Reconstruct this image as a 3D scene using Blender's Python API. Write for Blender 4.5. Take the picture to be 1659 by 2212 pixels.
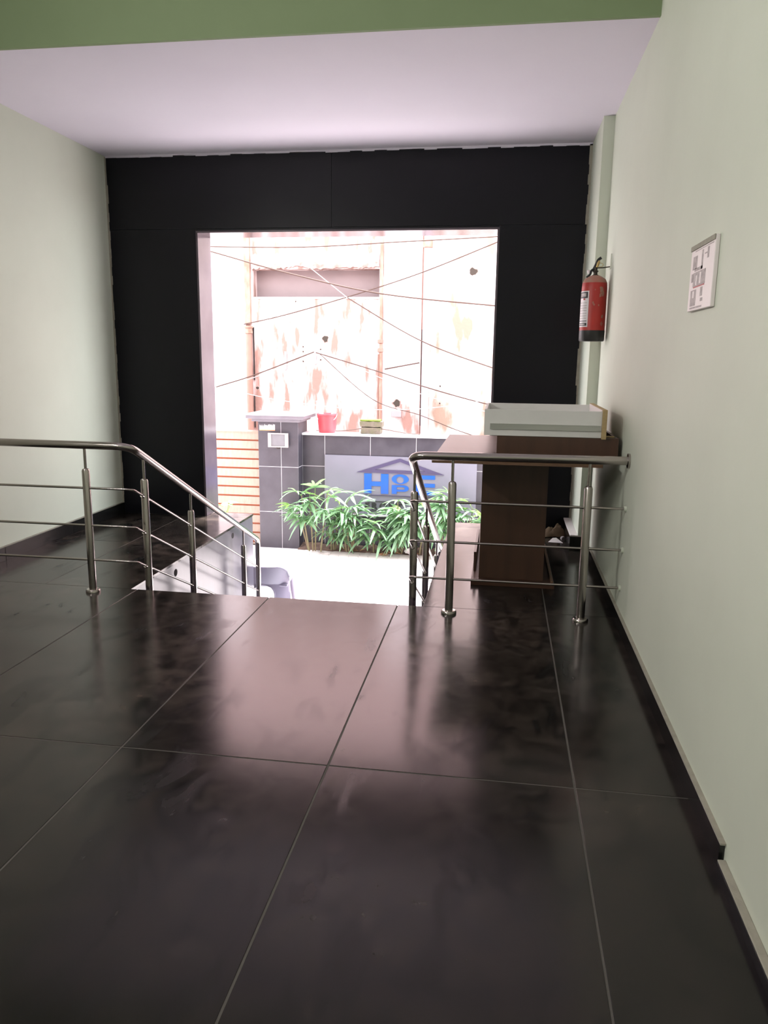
import bpy, bmesh, math, random
from mathutils import Vector, Matrix, noise
R = math.radians
PI = math.pi
scene = bpy.context.scene
COL = scene.collection
for o in list(bpy.data.objects):
    bpy.data.objects.remove(o)

# ---------------------------------------------------------------- camera
F_PX = 1668.8
yaw, pitch, roll = R(-8.549), R(-11.308), R(-0.702)
fw = Vector((math.sin(yaw) * math.cos(pitch), math.cos(yaw) * math.cos(pitch), math.sin(pitch)))
r0 = Vector((math.cos(yaw), -math.sin(yaw), 0))
d0 = fw.cross(r0)
rt = math.cos(roll) * r0 + math.sin(roll) * d0
dn = -math.sin(roll) * r0 + math.cos(roll) * d0
cam_data = bpy.data.cameras.new('camera')
cam = bpy.data.objects.new('camera', cam_data)
COL.objects.link(cam)
m = Matrix.Identity(4)
for i in range(3):
    m[i][0], m[i][1], m[i][2] = rt[i], -dn[i], -fw[i]
m.translation = Vector((0, 0, 1.5))
cam.matrix_world = m
cam_data.sensor_fit = 'VERTICAL'
cam_data.sensor_height = 36.0
cam_data.sensor_width = 27.0
cam_data.lens = F_PX / 2212 * 36.0
cam_data.clip_start = 0.02
cam_data.clip_end = 200
scene.camera = cam

# ---------------------------------------------------------------- world, exposure
w = bpy.data.worlds.new('overcast_sky')
scene.world = w
w.use_nodes = True
bg = w.node_tree.nodes['Background']
bg.inputs['Color'].default_value = (.93, .95, 1.0, 1)
bg.inputs['Strength'].default_value = 9.5
sd = bpy.data.lights.new('sun', 'SUN')
sd.energy = 24.0
sd.angle = R(9)
sd.color = (1.0, .97, .95)
sun = bpy.data.objects.new('sun', sd)
COL.objects.link(sun)
sun.rotation_euler = (R(-13), R(3), 0)      # high sun, leaning from beyond the yard
vs = scene.view_settings
vs.view_transform = 'Standard'
vs.look = 'None'
vs.exposure = 0.0
vs.gamma = 1.0
vs.use_curve_mapping = False
LAMP_W = 76.0

# ---------------------------------------------------------------- helpers
def tag(o, label=None, cat=None, group=None, kind=None):
    if label: o['label'] = label
    if cat: o['category'] = cat
    if group: o['group'] = group
    if kind: o['kind'] = kind
    return o

def empty(name, loc=(0, 0, 0), rz=0):
    o = bpy.data.objects.new(name, None)
    o.empty_display_size = 0.1
    o.location = loc
    o.rotation_euler = (0, 0, rz)
    COL.objects.link(o)
    return o

def link_mesh(name, me, parent=None, loc=None):
    o = bpy.data.objects.new(name, me)
    COL.objects.link(o)
    if parent is not None:
        o.parent = parent
    if loc is not None:
        o.location = loc
    return o

def fillet(pts, r, n=6):
    pts = [Vector(p) for p in pts]
    rr = r if isinstance(r, (list, tuple)) else [r] * len(pts)
    out = [pts[0]]
    for i in range(1, len(pts) - 1):
        p, a, b = pts[i], pts[i - 1], pts[i + 1]
        da, db = (a - p).normalized(), (b - p).normalized()
        L = min(rr[i], (a - p).length * .49, (b - p).length * .49)
        s, e = p + da * L, p + db * L
        for k in range(n + 1):
            t = k / n
            out.append((1 - t) ** 2 * s + 2 * t * (1 - t) * p + t * t * e)
    out.append(pts[-1])
    return out

class MB:
    def __init__(self):
        self.bm = bmesh.new()
    def box(self, x0, x1, y0, y1, z0, z1, bevel=0.0, M=None):
        t = bmesh.new()
        bmesh.ops.create_cube(t, size=1.0)
        for v in t.verts:
            v.co = Vector(((x0 + x1) / 2 + v.co.x * (x1 - x0), (y0 + y1) / 2 + v.co.y * (y1 - y0), (z0 + z1) / 2 + v.co.z * (z1 - z0)))
        if bevel:
            bmesh.ops.bevel(t, geom=t.edges[:], offset=bevel, segments=2, affect='EDGES', profile=.5)
        return self._merge(t, M)
    def _merge(self, t, M=None):
        if M is not None:
            t.transform(M)
        me = bpy.data.meshes.new('tmp')
        t.to_mesh(me)
        t.free()
        self.bm.from_mesh(me)
        bpy.data.meshes.remove(me)
        return self
    def tube(self, pts, r, n=12, caps=True):
        pts = [Vector(p) for p in pts]
        rr = r if isinstance(r, (list, tuple)) else [r] * len(pts)
        up = None
        rings = []
        for i, p in enumerate(pts):
            if i == 0: t = (pts[1] - p).normalized()
            elif i == len(pts) - 1: t = (p - pts[i - 1]).normalized()
            else: t = ((pts[i + 1] - p).normalized() + (p - pts[i - 1]).normalized()).normalized()
            if up is None:
                a = Vector((0, 0, 1)) if abs(t.z) < .9 else Vector((1, 0, 0))
                up = (a - t * a.dot(t)).normalized()
            else:
                up = (up - t * up.dot(t)).normalized()
            s = t.cross(up)
            rings.append([self.bm.verts.new(p + (up * math.cos(2 * PI * k / n) + s * math.sin(2 * PI * k / n)) * rr[i]) for k in range(n)])
        for a, b in zip(rings, rings[1:]):
            for k in range(n):
                self.bm.faces.new((a[k], a[(k + 1) % n], b[(k + 1) % n], b[k]))
        if caps:
            self.bm.faces.new(rings[0][::-1])
            self.bm.faces.new(rings[-1])
        return self
    def lathe(self, prof, c=(0, 0, 0), n=24, a0=0.0, a1=2 * PI, close=True):
        c = Vector(c)
        full = abs(a1 - a0 - 2 * PI) < 1e-6
        cnt = n if full else n + 1
        rings = []
        for r, z in prof:
            rings.append([self.bm.verts.new(c + Vector((r * math.cos(a0 + (a1 - a0) * k / n), r * math.sin(a0 + (a1 - a0) * k / n), z))) for k in range(cnt)])
        for a, b in zip(rings, rings[1:]):
            for k in range(n):
                k2 = (k + 1) % cnt
                self.bm.faces.new((a[k], a[k2], b[k2], b[k]))
        if full and close:
            self.bm.faces.new(rings[0][::-1])
            self.bm.faces.new(rings[-1])
        return self
    def prism(self, outer, y0, y1, holes=()):
        # polygon in XZ extruded along Y
        t = bmesh.new()
        loops = [outer] + list(holes)
        edges = []
        for lp in loops:
            vs_ = [t.verts.new((x, y0, z)) for x, z in lp]
            for i in range(len(vs_)):
                edges.append(t.edges.new((vs_[i], vs_[(i + 1) % len(vs_)])))
        if holes:
            bmesh.ops.triangle_fill(t, edges=edges, use_beauty=True, use_dissolve=False)
        else:
            t.faces.new(t.verts[:])
        g = bmesh.ops.extrude_face_region(t, geom=t.faces[:])
        for v in g['geom']:
            if isinstance(v, bmesh.types.BMVert):
                v.co.y = y1
        bmesh.ops.recalc_face_normals(t, faces=t.faces[:])
        return self._merge(t)
    def mesh(self, mat, smooth=None, recalc=True, name='m'):
        if recalc:
            bmesh.ops.recalc_face_normals(self.bm, faces=self.bm.faces[:])
        me = bpy.data.meshes.new(name)
        self.bm.to_mesh(me)
        self.bm.free()
        me.materials.append(mat)
        if smooth is not None:
            for p in me.polygons: p.use_smooth = True
            me.set_sharp_from_angle(angle=R(smooth))
        return me
    def build(self, name, mat, parent=None, smooth=None, loc=None):
        return link_mesh(name, self.mesh(mat, smooth, name=name), parent, loc)

def B(name, mat, x0, x1, y0, y1, z0, z1, parent=None, bevel=0.0):
    return MB().box(x0, x1, y0, y1, z0, z1, bevel).build(name, mat, parent)

# ---------------------------------------------------------------- materials
def mat(name, col, rough=.5, metal=0.0, ior=1.5, var=None, scale=6.0, amt=.5, rvar=0.0, bump=0.0, bscale=40.0, stretch=(1, 1, 1), detail=6, spec=.5, lo=.35, hi=.7):
    M_ = bpy.data.materials.new(name)
    M_.use_nodes = True
    nt = M_.node_tree
    N, L = nt.nodes, nt.links
    b = N['Principled BSDF']
    b.inputs['Base Color'].default_value = (*col, 1)
    b.inputs['Roughness'].default_value = rough
    b.inputs['Metallic'].default_value = metal
    b.inputs['IOR'].default_value = ior
    b.inputs['Specular IOR Level'].default_value = spec
    geo = N.new('ShaderNodeNewGeometry')
    mp = N.new('ShaderNodeMapping')
    mp.inputs['Scale'].default_value = stretch
    L.new(geo.outputs['Position'], mp.inputs['Vector'])
    nz = N.new('ShaderNodeTexNoise')
    nz.inputs['Scale'].default_value = scale
    nz.inputs['Detail'].default_value = detail
    L.new(mp.outputs['Vector'], nz.inputs['Vector'])
    if var is not None:
        ramp = N.new('ShaderNodeMapRange')
        ramp.inputs['From Min'].default_value = lo
        ramp.inputs['From Max'].default_value = hi
        ramp.inputs['To Max'].default_value = amt
        L.new(nz.outputs['Fac'], ramp.inputs['Value'])
        mx = N.new('ShaderNodeMix')
        mx.data_type = 'RGBA'
        mx.inputs[6].default_value = (*col, 1)
        mx.inputs[7].default_value = (*var, 1)
        L.new(ramp.outputs['Result'], mx.inputs[0])
        L.new(mx.outputs[2], b.inputs['Base Color'])
    if rvar:
        mr = N.new('ShaderNodeMapRange')
        mr.inputs['From Min'].default_value = .3
        mr.inputs['From Max'].default_value = .75
        mr.inputs['To Min'].default_value = rough
        mr.inputs['To Max'].default_value = rough + rvar
        L.new(nz.outputs['Fac'], mr.inputs['Value'])
        L.new(mr.outputs['Result'], b.inputs['Roughness'])
    if bump:
        n2 = N.new('ShaderNodeTexNoise')
        n2.inputs['Scale'].default_value = bscale
        n2.inputs['Detail'].default_value = 4
        L.new(geo.outputs['Position'], n2.inputs['Vector'])
        bp = N.new('ShaderNodeBump')
        bp.inputs['Strength'].default_value = bump
        bp.inputs['Distance'].default_value = .01
        L.new(n2.outputs['Fac'], bp.inputs['Height'])
        L.new(bp.outputs['Normal'], b.inputs['Normal'])
    return M_

def floor_mat():
    M_ = bpy.data.materials.new('black_granite_floor')
    M_.use_nodes = True
    nt = M_.node_tree
    N, L = nt.nodes, nt.links
    b = N['Principled BSDF']
    b.inputs['IOR'].default_value = 2.3
    b.inputs['Specular Tint'].default_value = (.22, .205, .20, 1)
    geo = N.new('ShaderNodeNewGeometry')
    def nz(scale, detail, dist, st=(1, 1, 1), rot=0):
        mp = N.new('ShaderNodeMapping')
        mp.inputs['Scale'].default_value = st
        mp.inputs['Rotation'].default_value = (0, 0, rot)
        L.new(geo.outputs['Position'], mp.inputs['Vector'])
        n = N.new('ShaderNodeTexNoise')
        n.inputs['Scale'].default_value = scale
        n.inputs['Detail'].default_value = detail
        n.inputs['Distortion'].default_value = dist
        L.new(mp.outputs['Vector'], n.inputs['Vector'])
        return n.outputs['Fac']
    def rng(v, a, c, lo=0.0, hi=1.0):
        r = N.new('ShaderNodeMapRange')
        r.inputs['From Min'].default_value = a
        r.inputs['From Max'].default_value = c
        r.inputs['To Min'].default_value = lo
        r.inputs['To Max'].default_value = hi
        L.new(v, r.inputs['Value'])
        return r.outputs['Result']
    def mth(op, a, c):
        q = N.new('ShaderNodeMath')
        q.operation = op
        for i, v in enumerate((a, c)):
            if isinstance(v, (int, float)): q.inputs[i].default_value = v
            else: L.new(v, q.inputs[i])
        return q.outputs[0]
    big = rng(nz(1.1, 5, .6), .38, .68)
    fine = rng(nz(9, 9, .6), .30, .75)
    smear = rng(nz(6.5, 6, 1.0, (1.0, .4, 1), .9), .53, .64)
    patch = rng(nz(1.6, 3, .5), .40, .58)
    sep = N.new('ShaderNodeSeparateXYZ')
    L.new(geo.outputs['Position'], sep.inputs[0])
    tread = rng(sep.outputs['Y'], 1.4, 4.4, .2, 1.0)      # more dust walked in near the step
    dust = mth('MULTIPLY', mth('ADD', mth('MULTIPLY', big, fine), mth('MULTIPLY', fine, .35)), tread)
    wipe = mth('MULTIPLY', smear, patch)
    d2 = mth('SUBTRACT', dust, mth('MULTIPLY', wipe, .7))
    d2 = rng(d2, 0, 1)
    mx = N.new('ShaderNodeMix'); mx.data_type = 'RGBA'
    mx.inputs[6].default_value = (.0065, .006, .006, 1)
    mx.inputs[7].default_value = (.075, .058, .048, 1)
    L.new(d2, mx.inputs[0])
    L.new(mx.outputs[2], b.inputs['Base Color'])
    ro = mth('ADD', rng(d2, 0, 1, .165, .215), mth('MULTIPLY', wipe, .11))
    L.new(ro, b.inputs['Roughness'])
    return M_

M = dict(
    floor=floor_mat(),
    grout=mat('grout', (.085, .078, .07), .9),
    wall=mat('pale_green_paint', (.605, .645, .54), .62, var=(.54, .575, .48), scale=1.6, amt=.5, bump=.12, bscale=9),
    plaster_line=mat('rough_mortar', (.36, .34, .28), .95, var=(.24, .23, .19), scale=18, bump=.4),
    beam=mat('beam_green', (.215, .285, .15), .7, var=(.19, .255, .13), scale=2, amt=.6),  # the beam's own green, set darker than the wall colour
    ceil=mat('ceiling_white', (.72, .675, .765), .8, var=(.68, .635, .73), scale=1.2, amt=.6),
    granite=mat('black_granite', (.008, .008, .011), .34, ior=1.45, spec=.22, var=(.010, .010, .0135), scale=3, amt=.6),
    granite_pol=mat('lilac_grey_stone_polished', (.105, .082, .10), .14, ior=1.55, var=(.08, .062, .08), scale=4, amt=.7),
    skirt=mat('skirting_granite', (.010, .010, .010), .2, ior=1.5),
    core=mat('facade_plaster', (.55, .48, .46), .85, var=(.45, .38, .36), scale=2),
    marble=mat('grey_marble', (.105, .095, .125), .28, var=(.066, .06, .082), scale=3.2, amt=.8, stretch=(1, 1.6, .8)),
    steel=mat('stainless_steel', (.40, .365, .345), .16, metal=1.0, rvar=.08, scale=14),
    dark=mat('dark_hole', (.015, .012, .012), .9),
    laminate=mat('brown_laminate', (.075, .036, .022), .38, ior=1.4, var=(.055, .026, .016), scale=4, stretch=(.6, 8, 1), amt=.8),
    laminate_v=mat('brown_laminate_upright', (.075, .036, .022), .36, var=(.052, .025, .016), scale=3, stretch=(6, 6, .6), amt=.8),
    ply=mat('ply_edge', (.20, .115, .065), .6, var=(.10, .055, .03), scale=10, stretch=(2, 2, 30), amt=.9),
    drawer=mat('pale_grey_board', (.70, .70, .675), .5, var=(.62, .62, .60), scale=6, amt=.6),
    ply_pale=mat('pale_plywood', (.42, .31, .15), .6, var=(.33, .23, .11), scale=14, stretch=(2, 2, 9)),
    zinc=mat('zinc_rail', (.55, .55, .54), .32, metal=1.0),
    black_plastic=mat('black_plastic', (.012, .012, .012), .45),
    red=mat('red_enamel', (.42, .025, .018), .38, var=(.33, .02, .016), scale=8, amt=.6, rvar=.15),
    dust_red=mat('dusty_red', (.33, .20, .15), .8, var=(.42, .07, .05), scale=16),
    white=mat('white_print', (.72, .68, .69), .5),
    white2=mat('white_plastic', (.80, .74, .73), .45),
    greyprint=mat('grey_print', (.34, .30, .30), .6, var=(.55, .50, .49), scale=60, amt=.9),
    brass=mat('brass', (.45, .33, .14), .35, metal=1.0),
    darkmetal=mat('dark_metal', (.06, .05, .04), .45, metal=.8),
    pav=mat('pale_pavers', (.72, .68, .69), .85, var=(.55, .48, .48), scale=1.5, amt=.8),
    pavjoint=mat('paver_joint', (.22, .17, .16), .95),
    tile=mat('dark_grey_tile', (.032, .028, .039), .4, var=(.05, .045, .059), scale=5, amt=.9, rvar=.15),
    tilejoint=mat('pale_tile_joint', (.62, .59, .64), .9),
    capm=mat('pale_coping', (.62, .60, .63), .5),
    capdark=mat('grey_stone_cap', (.14, .13, .155), .4, var=(.20, .19, .22), scale=6),
    signm=mat('pale_grey_stone', (.15, .148, .19), .45, var=(.135, .132, .17), scale=4),
    logo_dark=mat('dark_violet_stone', (.045, .035, .085), .4),
    logo_blue=mat('blue_acrylic', (.004, .075, .40), .35),
    logo_black=mat('black_letter', (.02, .02, .022), .5),
    board=mat('cream_board', (.33, .25, .205), .8, var=(.26, .18, .135), scale=8, stretch=(4, 4, 1), bump=.3, bscale=60),
    boardjoint=mat('orange_joint', (.22, .05, .02), .8),
    facade=mat('stained_pink_plaster', (.80, .64, .635), .9, var=(.27, .155, .13), scale=1.9, amt=1.0, stretch=(3.0, 3.0, .8), detail=10, lo=.38, hi=.60, bump=.5, bscale=14),
    facade_r=mat('stained_cream_plaster', (.80, .66, .64), .9, var=(.28, .19, .145), scale=1.7, amt=1.0, stretch=(2.6, 2.6, .8), detail=9, lo=.39, hi=.62, bump=.4, bscale=14),
    facade_w=mat('clean_white_plaster', (.82, .70, .71), .9, var=(.72, .6, .6), scale=1.2, amt=.5, bump=.2, bscale=10),
    facade_up=mat('pink_painted_plaster', (.62, .43, .42), .8, var=(.57, .38, .37), scale=2),
    lintel=mat('crumbled_plaster', (.42, .31, .29), .95, var=(.24, .15, .13), scale=7, amt=1.0, bump=.8, bscale=30),
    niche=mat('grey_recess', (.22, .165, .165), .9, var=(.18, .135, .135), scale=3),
    brownpipe=mat('brown_pilaster', (.24, .125, .09), .85, var=(.40, .26, .21), scale=9, stretch=(1, 1, .5), amt=.9),
    pinkpipe=mat('pink_pipe', (.29, .155, .12), .6, var=(.22, .11, .085), scale=6),
    whitepipe=mat('pale_pipe', (.42, .33, .36), .5),
    wire=mat('brown_wire', (.06, .03, .022), .7),
    wire_w=mat('pale_wire', (.5, .42, .42), .6),
    bucket=mat('red_plastic', (.44, .055, .07), .4, var=(.38, .045, .055), scale=5),
    moss=mat('mossy_brick', (.13, .105, .085), .95, var=(.085, .10, .035), scale=14, bump=1.0, bscale=40),
    mossgreen=mat('moss', (.13, .18, .03), 1.0, var=(.08, .11, .02), scale=30, bump=1.0),
    chair=mat('lilac_grey_plastic', (.20, .175, .24), .35),
    leaf=mat('palm_leaf', (.125, .25, .14), .3, var=(.21, .33, .215), scale=5, amt=.9),
    leaf_y=mat('young_palm_leaf', (.21, .35, .08), .4, var=(.14, .29, .08), scale=5),
    leaf_w=mat('weed_leaf', (.30, .48, .22), .5, var=(.40, .55, .32), scale=9),
    holem=mat('broken_hole', (.045, .033, .026), .95),
    stem=mat('palm_stem', (.16, .12, .07), .8, var=(.12, .16, .06), scale=12),
    soil=mat('soil', (.10, .062, .05), 1.0, var=(.21, .14, .11), scale=14, bump=1.0),
    dry=mat('dry_leaf', (.30, .15, .08), .8, var=(.38, .24, .15), scale=20),
    cloth=mat('brown_cloth', (.17, .115, .07), .9, var=(.09, .06, .04), scale=18),
    glass=mat('lamp_glass', (.14, .14, .155), .15, var=(.11, .11, .125), scale=12),
    frame_grey=mat('lamp_frame', (.29, .25, .255), .5),
    orange=mat('orange_wrapper', (.65, .22, .08), .5),
)
def leafify(mm):
    b = mm.node_tree.nodes['Principled BSDF']
    b.inputs['Subsurface Weight'].default_value = 0.0
    nt = mm.node_tree
    tr = nt.nodes.new('ShaderNodeBsdfTranslucent')
    tr.inputs['Color'].default_value = (.25, .45, .15, 1)
    mix = nt.nodes.new('ShaderNodeMixShader')
    mix.inputs[0].default_value = .25
    out = nt.nodes['Material Output']
    nt.links.new(b.outputs[0], mix.inputs[1])
    nt.links.new(tr.outputs[0], mix.inputs[2])
    nt.links.new(mix.outputs[0], out.inputs['Surface'])
for k in ('leaf', 'leaf_y', 'leaf_w'):
    leafify(M[k])

# ================================================================ THE SETTING
XL, XR = -3.58, 0.715          # side walls
YE = 4.54                      # step edge
YW = 6.87                      # black wall face
ZC = 3.22                      # porch ceiling
ZG = -1.15                     # ground outside
XPL, XPR = -2.345, -0.432      # inner edges of the two platforms
OXL, OXR, OZ = -2.755, -0.082, 2.582   # opening
YR, ZH = -3.6, 4.15            # rear wall and lobby ceiling

# ---- floor: grout bed and granite slabs
floor = MB().box(XL - .2, XR + .2, YR - .2, YE - .012, -.16, -.0015).build('floor', M['grout'])
tag(floor, 'dusty polished black granite floor slabs with pale joints', kind='structure')
G2 = .0035
xj = [XL, -2.30, -1.412, -.590, .312, XR]
yj = [YR, -1.31, .64, 2.590, YE]
for j in range(len(yj) - 1):
    for i in range(len(xj) - 1):
        ya, yb = yj[j] + G2, yj[j + 1] - G2
        if yj[j + 1] == YE: yb = YE
        MB().box(xj[i] + G2, xj[i + 1] - G2, ya, yb, -.02, 0, .0012).build('granite_slab', M['floor'], floor)
# platforms either side of the stair
pl = MB().box(XL, XPL - .02, YE - .01, 6.9, ZG, -.0015).box(OXL + .02, XPL - .02, 6.9, 7.055, ZG, -.0015).build('floor', M['grout'])
tag(pl, 'dark granite landing left of the stair, at lobby floor level', kind='structure')
for x0, x1, y0, y1 in ((XL, -2.95, YE, 5.75), (-2.95, XPL, YE, 5.75), (XL, -2.95, 5.75, 6.87), (-2.95, XPL, 5.75, 6.87)):
    MB().box(x0 + .002, x1 - (.002 if x1 < XPL else 0), y0 + .003, y1 - .002, -.02, 0, .001).build('granite_slab', M['floor'], pl)
MB().box(OXL + .022, XPL, 6.874, 7.07, -.02, 0, .001).build('granite_slab', M['floor'], pl)
pr = MB().box(XPR + .02, XR, YE - .01, 6.9, ZG, -.0015).box(XPR + .02, OXR - .022, 6.9, 7.055, ZG, -.0015).build('floor', M['grout'])
tag(pr, 'dark granite landing right of the stair under the desk', kind='structure')
for x0, x1, y0, y1 in ((XPR, .312, YE, 6.87), (.312, XR, YE, 6.87)):
    MB().box(x0 + (G2 if x0 > XPR else 0), x1 - G2, y0 + G2, y1, -.02, 0, .001).build('granite_slab', M['floor'], pr)
MB().box(XPR, OXR - .022, 6.874, 7.07, -.02, 0, .001).build('granite_slab', M['floor'], pr)

# marble cladding on the stair sides
def side_panel(name, x0, x1, label):
    o = B(name, M['marble'], x0, x1, YE, 7.05, ZG, -.021)
    tag(o, label, kind='structure')
    return o
sl = side_panel('wall_stair_left', XPL - .02, XPL - .002, 'grey marble side of the left landing facing the stair, with two drain holes')
for yy in (5.244, 6.485):
    MB().tube([(XPL - .006, yy, -.085), (XPL + .0005, yy, -.085)], .026, 20).build('drain_hole', M['dark'], sl)
    MB().tube([(XPL - .004, yy + .027 * math.cos(a), -.085 + .027 * math.sin(a)) for a in [k * PI / 12 for k in range(25)]], .003, 6).build('drain_rim', M['marble'], sl)
side_panel('wall_stair_right', XPR + .002, XPR + .02, 'grey marble side of the right landing facing the stair')

# stair
st = empty('stair', (-1.4, YE, 0))
tag(st, 'dark granite steps going down from the lobby to the paved yard', kind='structure')
NR, RISE, TREAD = 8, 1.15 / 8, .305
for k in range(NR - 1):
    z = -(k + 1) * RISE
    y0 = YE + k * TREAD
    o = MB().box(XPL, XPR, y0, y0 + TREAD + .02, z - .025, z, .002).build('tread', M['floor'])
    o.parent = st; o.matrix_parent_inverse = Matrix.Translation((1.4, -YE, 0))
for k in range(NR):
    z = -k * RISE
    y0 = YE + k * TREAD - .012
    o = MB().box(XPL, XPR, y0, y0 + .012, z - RISE, z - .021).build('riser', M['marble'])
    o.parent = st; o.matrix_parent_inverse = Matrix.Translation((1.4, -YE, 0))

# ---- walls, ceilings
wl = B('wall_left', M['wall'], XL - .2, XL, YR - .2, 6.9, -.16, ZH + .1)
tag(wl, 'pale green painted wall on the left', kind='structure')
wr = B('wall_right', M['wall'], XR, XR + .2, YR - .2, 6.9, -.16, ZH + .1)
tag(wr, 'pale green painted wall on the right', kind='structure')
pil = MB().box(.637, XR, 6.165, 6.868, .128, ZC).build('wall_pilaster', M['wall'])
tag(pil, 'narrow green pilaster in the right corner behind the fire extinguisher', kind='structure')
wrear = B('wall_rear', M['wall'], XL, XR, YR - .2, YR, -.16, ZH + .1)
tag(wrear, 'pale green wall behind the viewer', kind='structure')
ce = B('ceiling', M['ceil'], XL, XR, 4.52, 6.9, ZC, ZC + .15)
tag(ce, 'white ceiling over the entrance', kind='structure')
ce2 = B('ceiling', M['ceil'], XL, XR, YR, 4.49, ZH, ZH + .15)
tag(ce2, 'high ceiling of the lobby', kind='structure')
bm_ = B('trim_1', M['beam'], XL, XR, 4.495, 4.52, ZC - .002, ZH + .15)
tag(bm_, 'darker green beam face across the top of the lobby', kind='structure')

# black granite cladding around the opening (slabs are parts of the back wall)
core = MB()
core.box(XL - .2, OXL, 6.9, 7.16, ZG, 4.6).box(OXR, XR + .2, 6.9, 7.16, ZG, 4.6).box(OXL, OXR, 6.9, 7.16, OZ, 4.6)
core.box(-7.5, XL - .2, 6.9, 7.16, ZG, 4.6).box(XR + .2, 5.0, 6.9, 7.16, ZG, 4.6)
wb = core.build('wall_back', M['core'])
tag(wb, 'back wall clad in black granite around the open entrance', kind='structure')
zj = 2.597
g = .0012
for x0, x1, z0, z1 in ((XL + .012, OXL, 0, zj), (OXR, XR - .085, 0, zj), (XL + .012, -1.521, zj, ZC - .012), (-1.521, XR - .085, zj, ZC - .012)):
    MB().box(x0 + g, x1 - g, YW, 6.9, z0 + g, z1 - g, .001).build('granite_slab', M['granite'], wb)
MB().box(OXL, OXR, YW, 6.9, OZ, zj - g, .001).build('granite_slab', M['granite'], wb)
for x0, x1 in ((OXL, OXL + .018), (OXR - .018, OXR)):
    MB().box(x0, x1, YW + .002, 7.18, 0, OZ, .001).build('jamb_slab', M['granite_pol'], wb)
MB().box(OXL + .018, OXR - .018, YW + .002, 7.18, OZ - .018, OZ, .001).build('soffit_slab', M['granite_pol'], wb)
# uneven plaster line between the paint and the granite
def ragged(name, p0, p1, wdt, dep, seed, mat_, parent, flip=1):
    rng = random.Random(seed)
    p0, p1 = Vector(p0), Vector(p1)
    n = 40
    b = MB()
    for i in range(n):
        a = p0.lerp(p1, i / n); c = p0.lerp(p1, (i + 1) / n)
        ww = wdt * rng.uniform(.5, 1.2)
        if abs(p1.z - p0.z) > .1: b.box(min(a.x, a.x + flip * ww), max(a.x, a.x + flip * ww), YW - dep, YW + .01, a.z, c.z)
        else: b.box(a.x, c.x, YW - dep, YW + .01, a.z - ww, a.z)
    return b.build(name, mat_, parent)
ragged('plaster_edge', (XL, 0, .1), (XL, 0, ZC - .01), .018, .005, 3, M['plaster_line'], wb)
ragged('plaster_edge', (.637, 0, .13), (.637, 0, ZC - .01), .022, .005, 4, M['plaster_line'], wb, -1)
ragged('plaster_edge', (XL + .01, 0, ZC), (.637, 0, ZC), .018, .005, 5, M['ceil'], wb)

# ---- skirting
def skirting(name, segs, label):
    root = empty(name)
    tag(root, label, kind='structure')
    return root
bl = skirting('baseboard_left', None, 'black granite skirting along the left wall')
yy = 6.868
while yy > -3.5:
    y2 = max(yy - .92, YR)
    MB().box(XL, XL + .016, y2 + .004, yy, 0, .1, .001).build('skirting_slab', M['skirt'], bl)
    yy = y2
MB().box(XL, XL + .006, YR, 6.868, .1, .108).build('mortar_edge', M['plaster_line'], bl)
br = skirting('baseboard_right', None, 'black granite skirting along the right wall, broken near the viewer')
yy = 6.16
for y2 in (5.2, 4.25, 3.25, 2.205):
    MB().box(XR - .017, XR, y2 + .003, yy, 0, .082, .001).build('skirting_slab', M['skirt'], br)
    yy = y2
MB().box(XR - .017, XR, 2.2, 6.16, .082, .088).build('mortar_edge', M['plaster_line'], br)
for y0, y1 in ((.7, 2.185), (-.9, .695), (-2.4, -.905)):
    MB().box(XR - .026, XR, y0, y1, 0, .036, .001).build('skirting_slab', M['skirt'], br)
MB().box(XR - .024, XR, -2.4, 2.19, .036, .042, .002).build('mortar_edge', M['plaster_line'], br)
MB().box(.575, XR, 6.165, 6.868, 0, .118).build('skirting_slab', M['skirt'], br)
MB().box(.577, XR, 6.165, 6.868, .118, .128).build('plinth_ledge', M['white2'], br)

# ---- tube lamps high on the left wall, beside and behind the viewer
def batten(y, z, label):
    t = empty('tube_lamp', (XL, y, z))
    tag(t, label, 'lamp', 'tube lamps on the left wall')
    MB().box(0, .05, -.62, .62, -.03, .03, .004).build('housing', M['white2'], t)
    MB().tube([(.068, -.6, 0), (.068, .6, 0)], .014, 12).build('tube', M['white2'], t)
    ld = bpy.data.lights.new('tube_light', 'AREA')
    ld.shape = 'RECTANGLE'; ld.size = .12; ld.size_y = 1.2
    ld.energy = LAMP_W; ld.color = (1.0, .97, .92)
    lo = bpy.data.objects.new('tube_light', ld)
    COL.objects.link(lo); lo.parent = t; lo.location = (.09, 0, 0)
    lo.rotation_euler = (0, R(-90), 0)
batten(1.6, 2.9, 'white tube lamp high on the left wall nearer the entrance')
batten(-1.4, 2.9, 'white tube lamp high on the left wall behind the viewer')

# ================================================================ OUTSIDE
gr = B('ground', M['pavjoint'], -14, 12, 7.0, 22, ZG - .3, ZG - .012)
tag(gr, 'paved yard outside the entrance', kind='structure')
PW, PL_ = .135, .225
def paver_mesh():
    z = .022; n = 4
    lft = [(-PW / 2, -PL_ / 2), (-PW / 2 + z, -PL_ / 4), (-PW / 2 - z * .1, 0), (-PW / 2 + z, PL_ / 4), (-PW / 2, PL_ / 2)]
    gap = .0025
    out = [(x + gap, y * .98) for x, y in lft] + [(x + PW - gap, y * .98) for x, y in lft[::-1]]
    b = MB()
    top = [b.bm.verts.new((x, y, 0)) for x, y in out]
    bot = [b.bm.verts.new((x, y, -.02)) for x, y in out]
    b.bm.faces.new(top)
    for i in range(len(out)):
        j = (i + 1) % len(out)
        b.bm.faces.new((top[i], top[j], bot[j], bot[i]))
    return b
pme = paver_mesh().mesh(M['pav'], name='paver')
rest = []
cnt = 0
ix = 0
x = -8.0
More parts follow.
